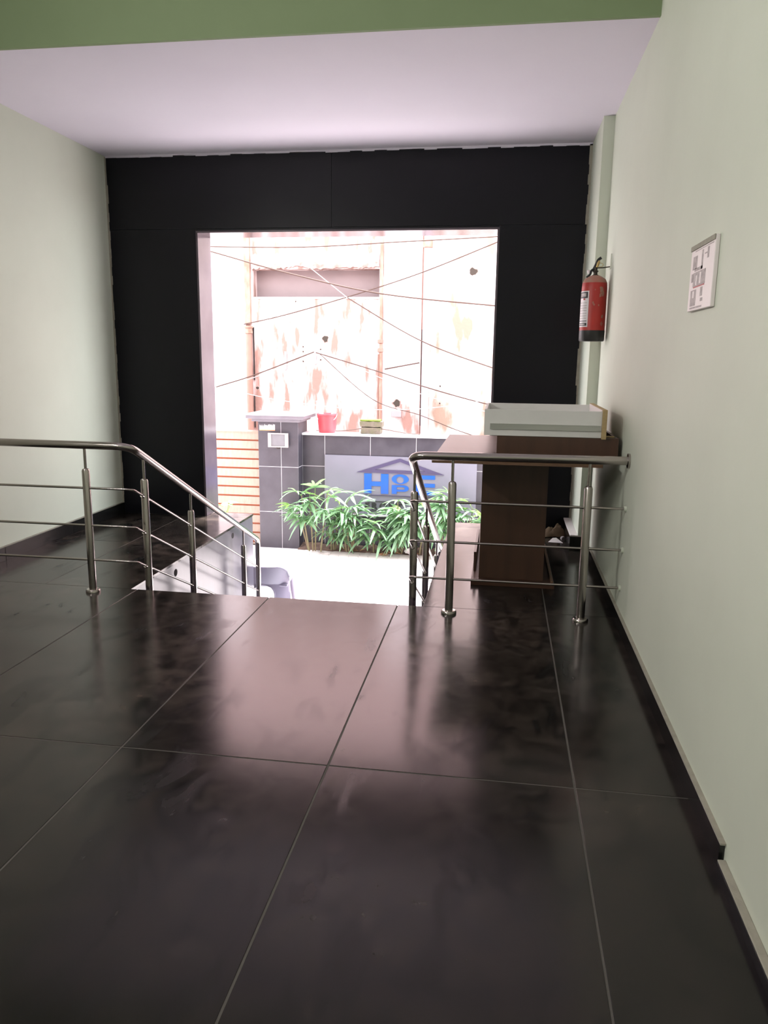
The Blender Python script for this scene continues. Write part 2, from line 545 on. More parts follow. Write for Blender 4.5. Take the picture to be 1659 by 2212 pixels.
while x < 4.5:
    y = 7.3 + (PL_ / 2 if ix % 2 else 0)
    while y < 10.34:
        if -2.55 < x < -.35 and 7.9 < y:
            o = link_mesh('paver', pme, gr, (x, y, ZG)); cnt += 1
        else:
            rest.append((x, y))
        y += PL_
    x += PW; ix += 1
b = MB()
base = [(v.co.copy()) for v in pme.vertices]
polys = [tuple(p.vertices) for p in pme.polygons]
for x, y in rest:
    vv = [b.bm.verts.new((c.x + x, c.y + y, c.z + ZG)) for c in base]
    for p in polys:
        b.bm.faces.new([vv[i] for i in p])
o = b.build('paver_field', M['pav'], gr); o['kind'] = 'stuff'
bed = MB()
nx = 70
rngb = random.Random(8)
rows = []
for i in range(nx + 1):
    xx = -2.75 + 3.4 * i / nx
    rows.append([bed.bm.verts.new((xx, yy_ + rngb.uniform(-.015, .015), ZG + zz * rngb.uniform(.5, 1.4))) for yy_, zz in ((10.19, -.008), (10.25, .02), (10.32, .04), (10.38, .05), (10.425, .05))])
for a, c in zip(rows, rows[1:]):
    for k in range(4):
        bed.bm.faces.new((a[k], a[k + 1], c[k + 1], c[k]))
bo = bed.build('soil_strip', M['soil'])
tag(bo, 'strip of brown soil and litter at the foot of the dark tiled wall', 'soil', kind='stuff')

# ---- boundary wall with the sign
YB = 10.46
yw = empty('boundary_wall', (-1, YB, ZG))
tag(yw, 'low dark grey tiled boundary wall carrying the stone sign', 'wall')
inv = Matrix.Translation((1, -YB, -ZG))
def ch(o, p=yw, iv=inv):
    o.parent = p; o.matrix_parent_inverse = iv
    return o
ch(B('wall_core', M['tilejoint'], -2.735, 2.6, YB + .0025, YB + .24, ZG, .433))
xs = [-2.735, -2.416, -1.773, -1.138, -.50, .14, .78, 1.42, 2.06, 2.6]
zs = [.433, 0.0, -.652, ZG]
for i in range(len(xs) - 1):
    for j in range(3):
        ch(MB().box(xs[i] + .0032, xs[i + 1] - .0032, YB, YB + .014, zs[j + 1] + .0032, zs[j] - .0032, .001).build('wall_tile', M['tile']))
ch(MB().box(-2.735, 2.6, YB - .03, YB + .27, .433, .462, .003).build('coping', M['capm']))
# sign slab
sg = MB().box(-2.412, -.305, YB - .022, YB - .0005, -.652, .166, .002).build('sign_slab', M['signm'])
tag(sg, 'pale grey stone sign with blue HOPE letters under a dark roof shape', 'sign')
ly0, ly1 = YB - .034, YB - .0225
def sgp(name, mat_, outer, holes=(), y0=ly0):
    return ch(MB().prism(outer, y0, ly1, holes).build(name, mat_), sg, Matrix.Identity(4))
sgp('roof_mark', M['logo_dark'], [(-1.959, -.062), (-1.36, .143), (-.747, -.064)], [[(-1.698, -.018), (-1.352, .099), (-1.006, -.022)]])
rect = lambda x0, x1, z0, z1: [(x0, z0), (x1, z0), (x1, z1), (x0, z1)]
sgp('letter_h', M['logo_blue'], [(-1.850, -.352), (-1.748, -.352), (-1.748, -.247), (-1.615, -.247), (-1.615, -.352), (-1.511, -.352), (-1.511, -.075), (-1.615, -.075), (-1.615, -.186), (-1.748, -.186), (-1.748, -.075), (-1.850, -.075)])
ell = lambda cx, cz, a, c_, n=28: [(cx + a * math.cos(2 * PI * k / n), cz + c_ * math.sin(2 * PI * k / n)) for k in range(n)]
sgp('letter_o', M['logo_blue'], ell(-1.348, -.141, .118, .066), [ell(-1.350, -.150, .053, .048)])
pb = [(-1.462, -.347), (-1.462, -.226)] + [(-1.30 + .072 * math.cos(a), -.2695 + .0435 * math.sin(a)) for a in [PI / 2 - k * PI / 12 for k in range(13)]] + [(-1.395, -.313), (-1.395, -.347)]
ph = [(-1.395, -.289), (-1.395, -.249)] + [(-1.305 + .022 * math.cos(a), -.269 + .020 * math.sin(a)) for a in [PI / 2 - k * PI / 8 for k in range(9)]]
sgp('letter_p', M['logo_blue'], pb, [ph])
sgp('letter_e', M['logo_blue'], [(-1.16, -.352), (-.869, -.352), (-.869, -.297), (-1.065, -.297), (-1.065, -.240), (-.869, -.240), (-.869, -.190), (-1.065, -.190), (-1.065, -.131), (-.869, -.131), (-.869, -.077), (-1.16, -.077)])
sgp('rule_line', M['logo_dark'], rect(-1.942, -.78, -.381, -.373))
sgp('rule_line', M['logo_black'], rect(-1.80, -.90, -.466, -.459))
sgp('rule_line', M['logo_black'], rect(-1.80, -.90, -.600, -.592))
for chx, txt in ((-1.84, 'F'), (-1.748, 'R'), (-1.636, 'O'), (-1.508, 'N'), (-1.392, 'T')):
    cu = bpy.data.curves.new('t', 'FONT')
    cu.body = txt; cu.size = .125; cu.extrude = .005; cu.offset = .0045; cu.resolution_u = 4
    to = bpy.data.objects.new('t', cu)
    COL.objects.link(to)
    dg = bpy.context.evaluated_depsgraph_get()
    me = bpy.data.meshes.new_from_object(to.evaluated_get(dg))
    bpy.data.objects.remove(to); bpy.data.curves.remove(cu)
    me.materials.clear(); me.materials.append(M['logo_black'])
    me.transform(Matrix.Translation((chx, YB - .028, -.573)) @ Matrix.Rotation(PI / 2, 4, 'X') @ Matrix.Diagonal((1.12, 1, 1, 1)))
    lo = link_mesh('letter_' + txt.lower(), me)
    ch(lo, sg, Matrix.Identity(4))
ch(MB().box(-2.40, -.31, YB - .06, YB, -.675, -.653, .003).build('sign_ledge', M['capm']), sg, Matrix.Identity(4))

# ---- gate pillar
px0, px1, py0, py1 = -3.30, -2.735, 10.235, 10.72
gp = empty('gate_pillar', (-3.02, 10.45, ZG))
tag(gp, 'dark grey tiled gate pillar with a wide stepped stone cap', 'pillar')
gi = Matrix.Translation((3.02, -10.45, -ZG))
ch(B('pillar_core', M['tilejoint'], px0 + .0025, px1 - .0025, py0 + .0025, py1, ZG, .625), gp, gi)
for x0, x1 in ((px0, -2.978), (-2.978, px1)):
    for z0, z1 in ((ZG, -.632), (-.632, .003), (.003, .622)):
        ch(MB().box(x0 + .0032, x1 - .0032, py0, py0 + .013, z0 + .0032, z1 - .0032, .001).build('pillar_tile', M['tile']), gp, gi)
for z0, z1 in ((ZG, -.632), (-.632, .003), (.003, .622)):
    ch(MB().box(px1 - .013, px1, py0 + .004, py1, z0 + .003, z1 - .003, .001).build('pillar_tile', M['tile']), gp, gi)
    ch(MB().box(px0, px0 + .013, py0 + .004, py1, z0 + .003, z1 - .003, .001).build('pillar_tile', M['tile']), gp, gi)
ch(MB().box(px0 - .075, px1 + .04, py0 - .045, py1 + .06, .625, .665, .002).build('lower_cap', M['capdark']), gp, gi)
ch(MB().box(px0 - .145, px1 + .10, py0 - .09, py1 + .12, .665, .712, .002).build('upper_cap', M['capdark']), gp, gi)
ch(MB().box(px0 - .17, px1 + .115, py0 - .11, py1 + .14, .712, .724, .001).build('cap_top', M['capm']), gp, gi)
# torn sticker and floodlight on the pillar
rs = random.Random(5)
zz0, zz1 = .512, .590
top = []
for k in range(19):
    top.append((-3.278 + .218 * k / 18, zz1 - (rs.uniform(.0, .05) if k % 2 else rs.uniform(0, .012))))
ts = MB().prism([(-3.06, zz0), (-3.278, zz0)] + top, py0 - .0025, py0 - .0003).build('torn_sticker', M['white'])
tag(ts, 'torn white sticker with an orange bottom edge under the pillar cap', 'sticker')
ch(MB().prism(rect(-3.278, -3.06, zz0 - .012, zz0), py0 - .0025, py0 - .0003).build('sticker_edge', M['orange']), ts, Matrix.Identity(4))
fl = empty('floodlight', (-3.004, py0, .37))
tag(fl, 'square white framed floodlight mounted on the gate pillar', 'lamp')
fi = Matrix.Translation((3.004, -py0, -.37))
fr = MB().prism(rect(-3.145, -2.862, .279, .474), py0 - .06, py0 - .03, [rect(-3.099, -2.906, .295, .458)]).build('frame', M['frame_grey'])
ch(fr, fl, fi)
ch(MB().box(-3.099, -2.906, py0 - .05, py0 - .0005, .295, .458).build('glass', M['glass']), fl, fi)
ch(MB().box(-3.13, -2.877, py0 - .03, py0 - .0005, .29, .463, .004).build('housing', M['frame_grey']), fl, fi)
ch(MB().tube(fillet([(-3.04, py0 - .01, .28), (-3.03, py0 - .02, .262), (-2.99, py0 - .02, .262), (-2.98, py0 - .005, .285)], .02), .006, 8).build('bracket', M['darkmetal']), fl, fi)

# ---- cream boarded wall on the left of the pillar
YS = 10.40
cw = empty('boarded_wall', (-4.0, YS, ZG))
tag(cw, 'cream horizontal boards with orange joints left of the gate pillar', 'wall')
ci = Matrix.Translation((4.0, -YS, -ZG))
ch(B('backing', M['boardjoint'], -6.5, px0, YS + .012, YS + .12, ZG, .455), cw, ci)
zt = .455
k = 0
while zt > ZG + .02:
    h = .108 if k else .102
    ch(MB().box(-6.5, px0 - .001, YS, YS + .014, max(zt - h, ZG), zt, .002).build('board', M['board']), cw, ci)
    zt -= .1322 if k else .124
    k += 1
ch(MB().box(-6.5, px0 - .001, YS - .01, YS + .14, .455, .47).build('coping', M['board']), cw, ci)

# ---- building across the yard
YBD = 12.8
bd = empty('building', (-2.5, YBD, ZG))
tag(bd, 'weathered pink and white plastered building across the yard', 'building')
bi = Matrix.Translation((2.5, -YBD, -ZG))
def bch(o): return ch(o, bd, bi)
nx0, nx1, nz0, nz1 = -4.168, -2.044, 2.46, 2.90
HB = 3.75
HT = 6.8
wallm = MB().box(-4.30, nx0, YBD, YBD + .4, ZG, HB).box(nx1, -1.965, YBD, YBD + .4, ZG, HB).box(nx0, nx1, YBD, YBD + .4, ZG, nz0).box(nx0, nx1, YBD, YBD + .4, nz1, HB)
bch(wallm.build('stained_wall', M['facade']))
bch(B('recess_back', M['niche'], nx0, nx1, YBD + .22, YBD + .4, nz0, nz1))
bch(B('right_wall', M['facade_r'], -1.348, 6, YBD + .01, YBD + .4, ZG, HB))
bch(B('left_wall', M['facade_w'], -11, -4.30, YBD - .02, YBD + .4, ZG, HB))
bch(B('wall_column', M['facade_w'], -1.965, -1.348, YBD - .05, YBD + .4, 0.75, HB))
bch(B('column_foot', M['facade'], -1.965, -1.348, YBD - .05, YBD + .4, ZG, .75))
bch(B('upper_storey', M['facade_up'], -11, 6, YBD - .06, YBD + .4, HB, HT))
# crumbled plaster band over the recess
lb = MB()
rl = random.Random(21)
n = 64
rws = []
for i in range(n + 1):
    xx = nx0 + (nx1 - nx0) * i / n
    bot = nz1 + .0 + .05 * noise.noise(Vector((xx * 2.5, 0, 0))) + .016 * rl.uniform(-1, 1)
    pr_ = .03 + .012 * rl.random()
    rws.append([lb.bm.verts.new(p) for p in ((xx, YBD + .03, bot + .0), (xx, YBD - pr_, bot + .015), (xx, YBD - pr_ * 1.2 + .01 * rl.uniform(-1, 1), bot + .08), (xx, YBD - .02 * rl.uniform(.5, 1.5), bot + .17), (xx, YBD + .005, bot + .25 + .06 * rl.random()))])
for a, c in zip(rws, rws[1:]):
    for k in range(4):
        lb.bm.faces.new((a[k], a[k + 1], c[k + 1], c[k]))
bch(lb.build('crumbled_band', M['lintel']))
bch(B('recess_sill', M['facade_w'], nx0, nx1, YBD - .012, YBD + .2, nz0 - .03, nz0))
# pilaster strip and pipes
bch(MB().box(-4.295, -4.20, YBD - .06, YBD, 2.02, HB, .004).build('brown_strip', M['brownpipe']))
bch(MB().tube([(-4.232, YBD - .07, ZG), (-4.232, YBD - .07, 1.9)], .052, 16).build('downpipe', M['pinkpipe'], smooth=40))
bch(MB().lathe([(.052, 0), (.066, .01), (.066, .05), (.058, .055), (.058, .09), (.075, .1), (.075, .125), (.06, .13)], (-4.232, YBD - .07, 1.86), 18).build('pipe_collar', M['brownpipe'], smooth=40))
bch(MB().box(-4.175, -4.160, YBD - .02, YBD + .01, 1.1, 1.97).build('dark_gap', M['dark']))
bch(MB().box(-4.178, -4.166, YBD - .02, YBD + .01, .3, .85).build('dark_gap', M['dark']))
bch(MB().tube([(-1.998, YBD - .07, ZG), (-1.998, YBD - .07, HB)], .026, 12).build('downpipe', M['brownpipe'], smooth=40))
bch(MB().box(-2.055, -2.035, YBD - .03, YBD + .01, ZG, 1.55).build('dark_gap', M['pinkpipe']))
for z in (1.58, 1.72):
    bch(MB().lathe([(.03, 0), (.048, .01), (.048, .06), (.03, .07)], (-2.005, YBD - .07, z), 14).build('pipe_collar', M['pinkpipe'], smooth=40))
bch(MB().box(-1.352, -1.318, YBD - .04, YBD + .02, ZG, HB).build('dark_gap', M['pinkpipe']))
bch(MB().box(-1.338, -1.326, YBD - .045, YBD, .4, 1.95).build('dark_gap', M['dark']))
bch(MB().tube([(-1.262, YBD - .08, ZG), (-1.262, YBD - .08, 3.2), (-1.262, YBD - .08, HB)], .06, 18).build('downpipe', M['whitepipe'], smooth=40))
bch(MB().lathe([(.06, 0), (.078, .01), (.078, .12), (.06, .13)], (-1.262, YBD - .08, 3.2), 18).build('pipe_collar', M['brownpipe'], smooth=40))
def hole(x, z, r, seed, sx=1.0, m_='holem'):
    rg = random.Random(seed)
    pts = []
    for k in range(14):
        a = 2 * PI * k / 14
        q = r * rg.uniform(.75, 1.2)
        pts.append((x + q * math.cos(a) * sx, z + q * math.sin(a)))
    yb = YBD - (.052 if -1.965 < x < -1.348 else .002) + (.01 if x > -1.348 else 0)
    bch(MB().prism(pts, yb - .002, yb + .001).build('hole', M[m_]))
    # broken rim
    rim = [(x + (px - x) * 1.35, z + (pz - z) * 1.35) for px, pz in pts]
    bch(MB().prism(rim, yb - .0015, yb + .001, [pts]).build('broken_rim', M['lintel']))
hole(-2.94, 1.79, .052, 1); hole(-.542, 2.85, .06, 2); hole(-1.727, .765, .06, 3); hole(-4.116, .968, .028, 4)
for x_, z_ in ((-3.44, 2.39), (-3.32, 1.66), (-3.32, 1.58), (-3.32, 1.42), (-3.02, 1.45), (-3.02, 1.62), (-1.02, .77), (-1.02, 1.05)):
    hole(x_, z_, .012, int(x_ * 100) % 97)
for x_, z0, z1 in ((-3.62, 1.28, 1.58), (-3.108, 1.38, 1.63)):
    bb = MB().box(x_ - .018, x_ + .018, YBD - .03, YBD, z0, z1, .003)
    bo_ = bch(bb.build('cable_bracket', M['whitepipe']))
jb = MB().box(-1.81, -1.645, YBD - .11, YBD - .05, .54, .64, .004).build('junction_box', M['frame_grey'])
tag(jb, 'small grey junction box on the building below a broken hole', 'box')

# ---- cables
def cable(name, pts, y0, y1, r, m_, label):
    out = []
    nP = len(pts)
    for i, (x, z) in enumerate(pts):
        Y = y0 + (y1 - y0) * i / (nP - 1)
        s = Y / 11.6
        out.append(Vector((x * s, Y, 1.5 + (z - 1.5) * s)))
    # extend ends a little so they run on
    sm = []
    P = [out[0]] + out + [out[-1]]
    for i in range(1, len(P) - 2):
        for k in range(8):
            t = k / 8
            a, b_, c, d = P[i - 1], P[i], P[i + 1], P[i + 2]
            sm.append(.5 * ((2 * b_) + (c - a) * t + (2 * a - 5 * b_ + 4 * c - d) * t * t + (3 * b_ - a - 3 * c + d) * t ** 3))
    sm.append(out[-1])
    o = MB().tube(sm, r, 6).build(name, M[m_])
    tag(o, label, 'cable', 'cables strung across the yard')
    return o
YF = YBD - .03
cable('cable', [(-5.2, 3.12), (-4.46, 3.1), (-3.01, 3.08), (-1.56, 3.14), (-.15, 3.2), (.9, 3.26)], 11.6, 11.4, .0085, 'wire', 'topmost brown cable running almost level above the grey recess')
cable('cable', [(-5.2, 3.22), (-4.46, 3.04), (-3.22, 2.71), (-1.84, 2.42), (-.15, 2.25), (.9, 2.18)], 11.6, 11.6, .0105, 'wire', 'dark cable slanting down to the right across the grey recess')
cable('cable', [(-2.92, 2.81), (-2.33, 2.36)], YF - .02, 12.0, .006, 'wire_w', 'pale cable crossing in front of the right half of the grey recess')
cable('cable', [(-2.33, 2.36), (-1.25, 1.76), (-.16, 1.37), (.8, 1.1)], 12.0, 11.2, .0085, 'wire', 'thin cable falling from the recess corner towards the right jamb')
cable('cable', [(-3.93, 1.97), (-3.32, 2.1), (-2.33, 2.37), (-1.27, 2.7), (-.15, 3.13), (.9, 3.55)], YF - .1, 11.4, .0085, 'wire', 'thin cable rising from the brown strip to the upper right')
cable('cable', [(-5.3, .72), (-4.43, 1.01), (-3.79, 1.21), (-2.84, 1.57)], 12.0, YF - .03, .0095, 'wire', 'brown cable rising from the left to the white bracket')
cable('cable', [(-5.3, .66), (-4.43, .99), (-3.79, 1.175), (-2.84, 1.54)], 12.0, YF - .03, .006, 'wire_w', 'pale cable just below the one rising to the white bracket')
cable('cable', [(-2.81, 1.56), (-1.85, 1.29), (-1.23, 1.1), (-.3, .86), (.6, .7)], YF - .03, 11.6, .0085, 'wire', 'brown cable descending from the white bracket to the right')
cable('cable', [(-5.3, 1.0), (-4.4, 1.01), (-3.49, .85), (-2.42, .74), (-1.64, .73), (-.96, .78), (-.19, .91), (.8, 1.1)], 11.6, 11.6, .005, 'wire_w', 'thin pale cable sagging low behind the red bucket')
cable('cable', [(-2.2, 1.36), (-1.87, 1.22), (-1.23, .98), (-.64, .82), (.4, .6)], 12.3, 11.6, .005, 'wire_w', 'pale cable sloping across the white column above the junction box')
cable('cable', [(-1.76, 1.33), (-1.24, 1.43)], YBD - .07, YBD - .09, .0105, 'wire', 'short double cable clipped across the white column')
cable('cable', [(-2.75, 1.54), (-1.94, .88), (-1.22, .66), (-.63, .44), (.2, .2)], YF - .03, 11.6, .006, 'wire', 'hair thin cable curving down towards the junction box')
c10 = [(-2.60, 10.72, .472), (-2.2, 10.70, .476), (-1.93, 10.55, .53), (-1.75, 10.53, .55), (-1.60, 10.55, .53), (-1.28, 10.60, .474), (-1.1, 10.6, .468)]
o = MB().tube(fillet(c10, .1), .006, 6).build('cable', M['wire'])
tag(o, 'dark cable lying along the wall top over the mossy bricks', 'cable', 'cables strung across the yard')

# ---- bucket on the wall
bk = empty('bucket', (-2.412, 10.60, .462))
tag(bk, 'red plastic bucket with a wire handle standing on the wall top', 'bucket')
MB().lathe([(.112, 0), (.118, .004), (.138, .235), (.146, .237), (.146, .262), (.140, .264), (.134, .25), (.112, .01)], (0, 0, 0), 28).build('body', M['bucket'], bk, smooth=40)
hp = [(-.143 * math.cos(a), -.03 - .13 * math.sin(a) * .5, .25 - .10 * math.sin(a)) for a in [PI * k / 14 for k in range(15)]]
MB().tube(hp, .006, 8).build('handle', M['wire_w'], bk, smooth=60)
st1 = MB().box(-.03, .03, -.006, .006, 0, .44, .002, Matrix.Translation((-2.44, 10.62, .475)) @ Matrix.Rotation(R(-14), 4, 'Y')).build('white_paddle', M['white2'])
tag(st1, 'white plastic strip standing in the red bucket', 'strip')
gl = MB().lathe([(.03, 0), (.036, .05), (.03, .1), (.012, .12)], (0, 0, 0), 12).build('grey_cup', M['frame_grey'], None, smooth=40)
gl.location = (-2.342, 10.60, .66); gl.rotation_euler = (0, R(20), 0)
tag(gl, 'small grey bottle poking out of the red bucket', 'bottle')
# ---- mossy bricks
def lump(x0, x1, y0, y1, z0, z1, seed, mat_, amp=.012):
    t = bmesh.new()
    bmesh.ops.create_cube(t, size=1)
    bmesh.ops.subdivide_edges(t, edges=t.edges[:], cuts=4, use_grid_fill=True)
    for v in t.verts:
        c = Vector(((x0 + x1) / 2 + v.co.x * (x1 - x0), (y0 + y1) / 2 + v.co.y * (y1 - y0), (z0 + z1) / 2 + v.co.z * (z1 - z0)))
        nvec = noise.noise_vector(c * 14 + Vector((seed, 0, 0)))
        v.co = c + nvec * amp
    b_ = MB(); b_._merge(t)
    return b_
o = lump(-1.918, -1.645, 10.50, 10.68, .466, .552, 1, None).build('mossy_brick', M['moss'])
tag(o, 'mossy rough brick on the wall top, lower of the two', 'brick', 'mossy bricks on the wall top')
o = lump(-1.93, -1.625, 10.50, 10.68, .562, .632, 2, None).build('mossy_brick', M['moss'])
tag(o, 'mossy rough brick lying on top of another brick', 'brick', 'mossy bricks on the wall top')
mc = lump(-1.93, -1.65, 10.51, 10.67, .636, .655, 3, None, .01).build('moss_cap', M['mossgreen'], o)

# ---- lady palms along the wall
def frond_mesh(rg, nleaf, ln, spread, mat_):
    b_ = MB()
    for i in range(nleaf):
        a = (-.5 + (i + .5) / nleaf) * spread + rg.uniform(-.08, .08)
        L_ = ln * (1 - .28 * abs(a) / (spread / 2)) * rg.uniform(.85, 1.1)
        wd = ln * rg.uniform(.12, .165)
        droop = rg.uniform(.25, .7)
        lift = rg.uniform(-.1, .25)
        prev = None
        for s in range(6):
            t = s / 5
            r_ = L_ * t
            zc = L_ * (lift * t - droop * t * t * .8)
            wv = wd * (math.sin(PI * min(1, .12 + t * .86)) ** .7) if s < 5 else wd * .12
            d = Vector((math.sin(a), math.cos(a), 0)); sd = Vector((math.cos(a), -math.sin(a), 0))
            c = d * r_ + Vector((0, 0, zc))
            cur = [b_.bm.verts.new(c - sd * wv * .5 + Vector((0, 0, wv * .22))), b_.bm.verts.new(c), b_.bm.verts.new(c + sd * wv * .5 + Vector((0, 0, wv * .22)))]
            if prev:
                b_.bm.faces.new((prev[0], prev[1], cur[1], cur[0]))
                b_.bm.faces.new((prev[1], prev[2], cur[2], cur[1]))
            prev = cur
    return b_.mesh(mat_, 60, name='frond')
rgp = random.Random(77)
FR = [frond_mesh(rgp, rgp.choice((6, 7, 8)), rgp.uniform(.25, .33), rgp.uniform(3.4, 4.6), M['leaf']) for _ in range(7)]
FRY = [frond_mesh(rgp, 6, .20, 3.0, M['leaf_y']) for _ in range(2)]
def palm(x, y, h, nst, seed, label, width=.24, young=1, low=True):
    rg = random.Random(seed)
    t = empty('lady_palm', (x, y, ZG + .02))
    tag(t, label, 'plant', 'lady palms along the boundary wall')
    for s in range(nst):
        hx, hy = rg.uniform(-width, width), rg.uniform(-.10, .07)
        hh = h * rg.uniform(.45, .95) if s else h * .92
        if s == 0: hx *= .25
        top_ = Vector((hx, hy, hh))
        base_ = Vector((hx * .45, hy * .4, 0))
        mid = base_.lerp(top_, .5) + Vector((rg.uniform(-.03, .03), 0, 0))
        MB().tube([base_, mid, top_], [.011, .010, .006], 7).build('stem', M['stem'], t)
        nf = rg.choice((3, 4, 4))
        for k in range(nf):
            zf = hh * (1 - .45 * k / nf) if low else hh * (1 - .25 * k / nf)
            p0 = base_.lerp(top_, min(1, zf / hh))
            az = rg.uniform(-1.5, 1.5) + PI      # mostly towards the yard
            el = rg.uniform(.15, .95) - .25 * k
            pl_ = rg.uniform(.07, .16)
            dr = Vector((math.sin(az) * math.cos(el), math.cos(az) * math.cos(el), math.sin(el)))
            p1 = p0 + dr * pl_
            p1.y = min(p1.y, (10.02 if x < -2.4 else 10.20) - y)
            yg = young and k == 0 and rg.random() < .35
            f = link_mesh('frond', rg.choice(FRY if yg else FR), t)
            f.location = p1
            f.rotation_euler = (el * .8 + rg.uniform(-.2, .2), rg.uniform(-.4, .4), -az)
            sc = rg.uniform(.8, 1.1)
            f.scale = (sc, sc, sc)
            MB().tube([p0, p1], .004, 5).build('leaf_stalk', M['leaf_y'], t)
palm(-2.47, 10.10, .88, 5, 12, 'tallest lady palm, in front of the gate pillar corner', .26)
palm(-2.22, 10.22, .50, 3, 5, 'low lady palm between the pillar corner and the sign', .15)
palm(-1.99, 10.18, .76, 5, 31, 'lady palm just left of the blue letter H of the sign', .16)
palm(-1.34, 10.20, .78, 5, 44, 'lady palm in front of the letter P of the sign', .14)
palm(-1.66, 10.22, .40, 3, 91, 'low lady palm under the black lettering of the sign', .14)
palm(-1.10, 10.20, .74, 5, 58, 'lady palm seen behind the corner post of the right railing', .2)
palm(-.70, 10.20, .86, 6, 63, 'lady palm reaching over the letter E of the sign', .22)
palm(-.32, 10.20, .72, 5, 71, 'rightmost lady palm, beside the desk pedestal', .2)

# weed in front of the cream boards
def weed(x, y, z, n, seed, label, rad):
    rg = random.Random(seed)
    t = empty('weed', (x, y, ZG))
    tag(t, label, 'plant')
    for i in range(n):
        a = rg.uniform(0, 2 * PI)
        rr = rad * rg.uniform(.1, 1)
        p = Vector((rr * math.cos(a), rr * math.sin(a) * .4, z - ZG + rg.uniform(-.12, .14)))
        MB().tube([(0, 0, 0), (p.x * .4, p.y * .4, p.z * .6), p], .004, 5).build('stalk', M['leaf_y'], t)
        for q in range(3):
            b_ = MB()
            l_ = rg.uniform(.07, .13)
            out = [(0, 0, 0), (l_ * .35, l_ * .3, .01), (l_ * .3, l_ * .7, .0), (0, l_, -.02), (-l_ * .3, l_ * .7, 0), (-l_ * .35, l_ * .3, .01)]
            b_.bm.faces.new([b_.bm.verts.new(v) for v in out])
            lf = b_.build('leaf', M['leaf_w'], t)
            lf.location = p
            lf.rotation_euler = (rg.uniform(-.3, .8), rg.uniform(-.4, .4), rg.uniform(0, 6.28))
weed(-3.80, 10.0, -.62, 12, 3, 'pale green weed in front of the cream boards', .34)
# litter
def crumple(r, seed, mat_, name, loc, label, cat, sc=(1, 1, 1), group=None):
    t = bmesh.new()
    bmesh.ops.create_icosphere(t, subdivisions=3, radius=r)
    for v in t.verts:
        n_ = noise.noise(v.co * (2.2 / r) + Vector((seed, seed, 0)))
        v.co *= 1 + .55 * n_
        v.co = Vector((v.co.x * sc[0], v.co.y * sc[1], v.co.z * sc[2]))
    mz = min(v.co.z for v in t.verts)
    for v in t.verts: v.co.z -= mz
    b_ = MB(); b_._merge(t)
    o_ = b_.build(name, mat_, None)
    o_.location = loc
    tag(o_, label, cat, group)
    return o_
crumple(.05, 2, M['white'], 'crumpled_wrapper', (-1.18, 10.20, ZG + .01), 'crumpled white wrapper under the palms', 'litter', (1.1, .8, .8))
crumple(.035, 7, M['orange'], 'orange_scrap', (-1.10, 10.17, ZG + .01), 'orange scrap beside the crumpled white wrapper', 'litter', (1.2, .8, .5))
crumple(.045, 9, M['dry'], 'dry_leaf', (-1.52, 10.12, ZG), 'dry brown leaf lying alone on the pavers', 'leaf', (1.3, .9, .3))
rgl = random.Random(4)
for k in range(22):
    b_ = MB()
    l_ = rgl.uniform(.05, .11)
    out = [(0, 0, 0), (l_ * .16, l_ * .4, .012), (0, l_, .004), (-l_ * .16, l_ * .5, .014)]
    b_.bm.faces.new([b_.bm.verts.new(v) for v in out])
    lf = b_.build('dry_leaf', M['dry'])
    lf.location = (rgl.uniform(-2.25, -.3), rgl.uniform(10.12, 10.28), ZG + .025)
    lf.rotation_euler = (rgl.uniform(0, .3), rgl.uniform(-.3, .3), rgl.uniform(0, 6.28))
    tag(lf, 'small dry brown leaf lying at the foot of the palms', 'leaf', 'dry leaves under the palms')

